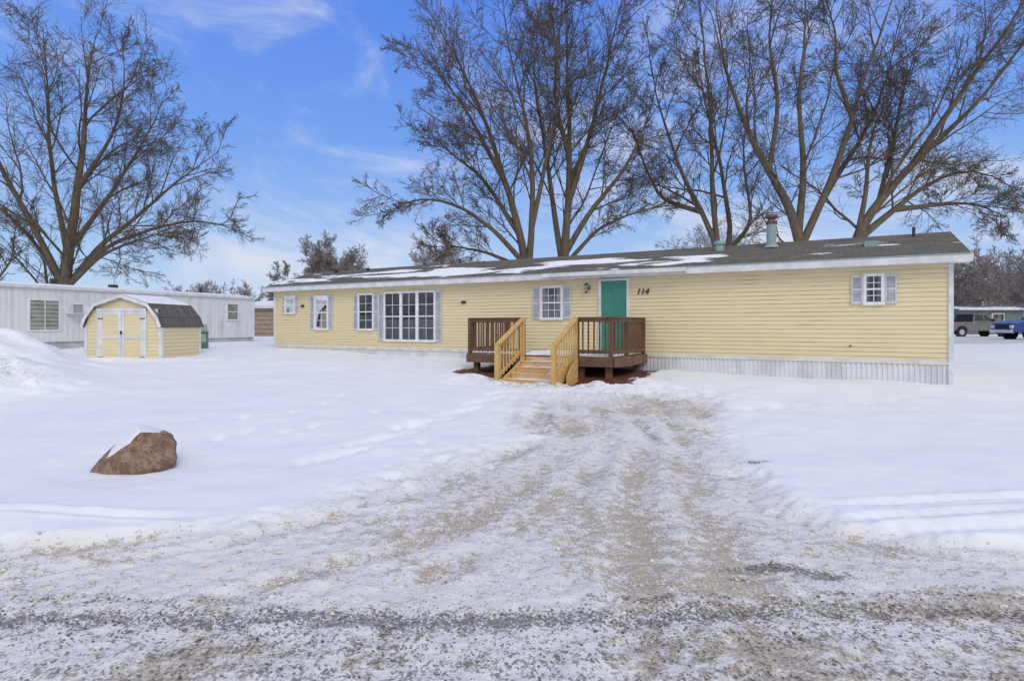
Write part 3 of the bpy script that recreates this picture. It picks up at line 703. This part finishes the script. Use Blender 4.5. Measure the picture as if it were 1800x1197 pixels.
def treemesh(limbs,unit,seed,cnt=(13,9,7,4),rmin=.0095,sway=.35,lmin=.018):
    r=np.random.default_rng(seed); VV=[];FF=[];off=0
    def add(P,Rr,ns):
        nonlocal off
        v_,f_=tubes(P,Rr,ns); VV.append(v_); FF.append(f_+off); off+=len(v_)
    Ps=[];Rs=[];Ls=[]
    for k,(r0,pts) in enumerate(limbs):
        h0=pts[0][1]
        ly=r.uniform(-1,1)*sway if k else 0
        p3=[(p[0]*unit,ly*(((p[1]-h0)**2+(p[0]-pts[0][0])**2)**.5)*unit,p[1]*unit) for p in pts]
        q,L=resample(p3,18,r,.08*min(1,L0(pts)*unit/10)); tt=np.linspace(0,1,18)
        base_r=(r0*.80 if pts[0][1]==0 else r0*.66)
        if k and pts[0][1]>0:
            # root the limb on the nearest limb already grown, no thicker than it is there
            best=None
            for PP,RP in zip(Ps,Rs):
                u=np.linspace(0,17,120); C=np.stack([np.interp(u,np.arange(18),PP[:,c_]) for c_ in range(3)],-1); rc=np.interp(u,np.arange(18),RP)
                dd=np.hypot(C[:,0]-q[0,0],C[:,2]-q[0,2]); j=int(dd.argmin())
                if best is None or dd[j]<best[0]: best=(dd[j],C[j],rc[j])
            sh=best[1]-q[0]; w_=np.clip(1-tt*2.2,0,1)[:,None]
            q=q+np.concatenate([sh[:1]*w_,np.full((18,1),sh[1]),sh[2:]*w_],axis=1) if False else q+np.stack([sh[0]*w_[:,0],np.full(18,sh[1]),sh[2]*w_[:,0]],-1)
            base_r=min(base_r,best[2]*.92)
        rr=base_r*(1-tt)**1.15+lmin
        if pts[0][1]==0: rr[0]*=1.35
        Ps.append(q);Rs.append(rr);Ls.append(L)
    P=np.stack(Ps);Rr=np.stack(Rs);L=np.array(Ls); add(P,Rr,8)
    P1,R1,L1=spawn(P,Rr,L,cnt[0],.24,(24,56),.40,9,.02,.10,.022,r); add(P1,R1,5)
    P2,R2,L2=spawn(P1,R1,L1,cnt[1],.12,(24,56),.52,6,.03,.11,.013,r); add(P2,R2,4)
    P3,R3,L3=spawn(P2,R2,L2,cnt[2],.10,(24,56),.55,4,.03,.11,rmin,r); add(P3,R3,3)
    if cnt[3]:
        P4,R4,L4=spawn(P3,R3,L3,cnt[3],.12,(25,55),.65,3,.03,.10,rmin*.8,r); add(P4,R4,3)
    return np.concatenate(VV),np.concatenate(FF)
def tree(name,loc,limbs,unit,seed,mat=M_bark,**k):
    V,F=treemesh(limbs,unit,seed,**k); me=npmesh(name,V,F,mat); ob=bpy.data.objects.new(name,me); scene.collection.objects.link(ob); ob.location=loc; return ob

tree('maple_tree',(-25.2,32,.6),[
 (.46,[(0,0),(0,100),(8,170),(28,270),(38,380),(48,490),(60,540)]),
 (.26,[(-3,95),(-30,200),(-60,300),(-80,400),(-92,520)]),
 (.2,[(-6,90),(-42,180),(-82,230),(-150,290)]),
 (.27,[(8,90),(48,180),(108,250),(170,325),(215,370)]),
 (.24,[(8,92),(68,165),(148,200),(228,218),(310,205)]),
 (.18,[(8,95),(88,152),(170,172),(260,195)]),
 (.22,[(5,160),(68,280),(108,380),(130,480)]),
 (.22,[(6,150),(-20,300),(-22,440),(-30,540)]),
 (.16,[(28,270),(80,360),(100,450),(90,520)])],.032,1)
tree('maple_tree',(1.0,30,.6),[
 (.36,[(0,0),(-5,134),(-20,204),(-45,294),(-80,404),(-120,490),(-150,540)]),
 (.28,[(0,110),(6,224),(0,344),(-28,454),(-48,564)]),
 (.22,[(-8,140),(-70,204),(-130,239),(-190,246),(-240,215)]),
 (.17,[(-5,130),(-80,164),(-140,176),(-190,195)]),
 (.22,[(-18,190),(-90,304),(-160,364),(-195,415)]),
 (.2,[(-40,280),(-110,400),(-150,450),(-190,500)]),
 (.18,[(3,200),(30,330),(50,450),(30,590)])],.03,2)
tree('maple_tree',(2.75,30.6,.6),[
 (.38,[(0,0),(0,154),(8,254),(8,404),(8,544),(8,610)]),
 (.24,[(8,250),(48,374),(78,504),(98,600)]),
 (.24,[(0,160),(38,224),(108,304),(150,384),(165,460)]),
 (.18,[(0,140),(60,204),(130,230),(185,238)]),
 (.26,[(-2,130),(-16,224),(-26,354),(-52,484),(-40,600)]),
 (.18,[(10,330),(-20,430),(-10,540),(30,610)])],.03,3)
tree('maple_tree',(11.2,30.5,.6),[
 (.3,[(0,0),(0,160),(-35,224),(-80,314),(-110,404),(-130,490)]),
 (.24,[(0,150),(-20,274),(-30,404),(-45,504),(-60,600)]),
 (.24,[(2,140),(30,180),(15,304),(0,424),(-15,544)]),
 (.2,[(-35,224),(-100,250),(-130,330),(-150,420)]),
 (.18,[(2,150),(70,210),(60,330),(80,450)])],.031,4,cnt=(11,8,7,4))
tree('maple_tree',(14.3,28,.6),[
 (.44,[(0,0),(0,180),(-12,236),(-58,306),(-100,386),(-130,496),(-150,600)]),
 (.28,[(0,190),(2,306),(-18,426),(-10,566),(-20,640)]),
 (.30,[(4,170),(45,286),(70,386),(90,486),(130,620)]),
 (.26,[(6,170),(60,276),(130,366),(190,466),(230,600)]),
 (.2,[(-58,306),(-40,420),(-60,530),(-50,640)]),
 (.2,[(70,386),(50,480),(60,560),(40,640)])],.028,5,cnt=(11,8,7,4))
tree('maple_tree',(15.95,27,.6),[
 (.40,[(0,0),(0,175),(50,246),(130,326),(200,386),(270,456),(330,560)]),
 (.28,[(8,180),(95,236),(190,296),(260,316),(330,300)]),
 (.2,[(3,180),(35,276),(45,356),(80,450)]),
 (.22,[(110,310),(170,420),(220,500),(250,620)]),
 (.2,[(95,236),(200,250),(280,250),(350,225)]),
 (.16,[(50,246),(100,380),(130,470),(170,560)])],.028,6)
tree('young_tree',(-27,33,.6),[(.14,[(0,0),(4,80),(-10,170),(-30,260)]),(.09,[(2,60),(40,130),(60,200)]),(.09,[(0,80),(-40,140),(-80,180)])],.032,21,cnt=(10,7,5,0))
tree('young_tree',(-28.6,31,.6),[(.14,[(0,0),(-8,80),(-5,170),(-25,250)]),(.09,[(-4,60),(-50,110),(-90,180)]),(.09,[(0,80),(30,140),(30,200)])],.032,22,cnt=(10,7,5,0))
def vase(n,h,w,r0,seed):
    r=random.Random(seed); L=[(r0,[(0,0),(0,h*.15),(w*.03,h*.5),(w*.02,h*.92)])]
    for k in range(n):
        a=-1+2*(k+.5)/n; a+=r.uniform(-.1,.1); hh=h*math.sqrt(max(.1,1-.75*a*a))
        L.append((r0*.5,[(0,h*.13),(a*w*.30,h*.13+hh*.28),(a*w*.65,h*.13+hh*.55),(a*w*.85,hh*.85)]))
    return L
def frost(name,x,y,h,w,seed,cnt=(13,8,6,2),rm=.014): return tree(name,(x,y,.6),vase(11,h,w,.22,seed),1.0,seed,M_frost,cnt=cnt,sway=.9,rmin=rm,lmin=.02)
frost('frosted_tree',-19.2,58,9.6,6.0,31,(17,11,8,2),.022)
frost('frosted_tree',-6.5,58,10.2,6.2,32)
frost('frosted_tree',20.5,60,11.5,8,33)
mV=[];mF=[];off=0
base=[treemesh(vase(9,7,4,.16,40+i),1,50+i,cnt=(10,8,5,0),rmin=.022,sway=.9,lmin=.02) for i in range(3)]
r=random.Random(5)
spots=[(-46,85,8.4),(-42.5,86,8),(-39,84,7.4),(-34,84,7.6),(-31,90,8.2),(-55,92,8),(43,58,9.4),(47,56,8.6),(51,62,10.6),(55,58,9.6),(59,64,10.8),(63,70,11),(69,70,11),(77,80,12),(48,66,10.5)]
spots+=[(x+r.uniform(-2,2),r.uniform(120,150),r.uniform(6,9)) for x in range(-150,170,9)]
for i,(x,y,h) in enumerate(spots):
    V,F=base[i%3]; a=r.uniform(0,6.28); ca,sa=math.cos(a),math.sin(a)
    W=np.stack([V[:,0]*ca-V[:,1]*sa,V[:,0]*sa+V[:,1]*ca,V[:,2]],-1)*h/7.5+np.array([x,y,.5]); mV.append(W); mF.append(F+off); off+=len(V)
me=npmesh('distant_trees',np.concatenate(mV),np.concatenate(mF),M_frost); ob=bpy.data.objects.new('distant_trees',me); scene.collection.objects.link(ob)

# ------------------------------------------------------------------ world, sun, camera
w=bpy.data.worlds.new('World'); scene.world=w; w.use_nodes=True; nt=w.node_tree
bg=nt.nodes['Background']; bg.inputs['Strength'].default_value=.1
sun_el,sun_az=R(40),R(160)
sky=nd(nt,'ShaderNodeTexSky'); sky.sky_type='NISHITA'; sky.sun_disc=False; sky.sun_elevation=sun_el; sky.sun_rotation=sun_az; sky.air_density=1.2; sky.dust_density=.3; sky.ozone_density=2.5
tc=nd(nt,'ShaderNodeTexCoord'); sp=nd(nt,'ShaderNodeSeparateXYZ'); lk(nt,tc.outputs['Generated'],sp.inputs[0])
ramp=nd(nt,'ShaderNodeValToRGB'); lk(nt,sp.outputs[2],ramp.inputs[0])
e=ramp.color_ramp.elements; e[0].position=0; e[0].color=(.54,.70,.90,1); e[1].position=.55; e[1].color=(.085,.235,.86,1)
m_=e.new(.12); m_.color=(.36,.55,.90,1); m_=e.new(.30); m_.color=(.175,.37,.90,1)
ten=nd(nt,'ShaderNodeVectorMath',operation='SCALE'); lk(nt,ramp.outputs[0],ten.inputs[0]); ten.inputs['Scale'].default_value=10
clear=mixc(nt,.9,sky.outputs[0],ten.outputs[0])
mp=nd(nt,'ShaderNodeMapping'); mp.inputs['Scale'].default_value=(1,1,2.2); lk(nt,tc.outputs['Generated'],mp.inputs[0])
n1=noise(nt,mp.outputs[0],2.6,8,.62,.7)
fill_cloud=mathn(nt,'MULTIPLY',smooth(nt,sp.outputs[1],.55,.1),.42)  # denser cloud outside the view, added to whiten the light on the snow
up=mathn(nt,'MULTIPLY',smooth(nt,sp.outputs[2],.42,.0),.10)
rt=mathn(nt,'MULTIPLY',smooth(nt,sp.outputs[0],-.1,.5),.09)
cm=mathn(nt,'ADD',mathn(nt,'ADD',mathn(nt,'ADD',n1,fill_cloud),up),rt)
cm=mathn(nt,'MULTIPLY',smooth(nt,cm,.50,.84),.9)
fin=mixc(nt,cm,clear,(7.9,7.95,8.6))
lk(nt,fin,bg.inputs['Color'])
sl=bpy.data.lights.new('sun','SUN'); sl.energy=1.15; sl.angle=R(28); sl.color=(1,.95,.86)
so=bpy.data.objects.new('sun',sl); scene.collection.objects.link(so)
dirv=Vector((math.sin(sun_az)*math.cos(sun_el),math.cos(sun_az)*math.cos(sun_el),math.sin(sun_el)))
so.rotation_euler=dirv.to_track_quat('Z','Y').to_euler(); so.location=(0,-10,20)
cam=bpy.data.cameras.new('camera'); co=bpy.data.objects.new('camera',cam); scene.collection.objects.link(co)
co.location=(0,0,1.55); co.rotation_euler=(R(90),0,0); cam.lens=20; cam.sensor_width=36; cam.shift_y=-(598.5-572)/1800; cam.clip_start=.05; cam.clip_end=4000
scene.camera=co
scene.view_settings.view_transform='Standard'; scene.view_settings.look='None'; scene.view_settings.exposure=0
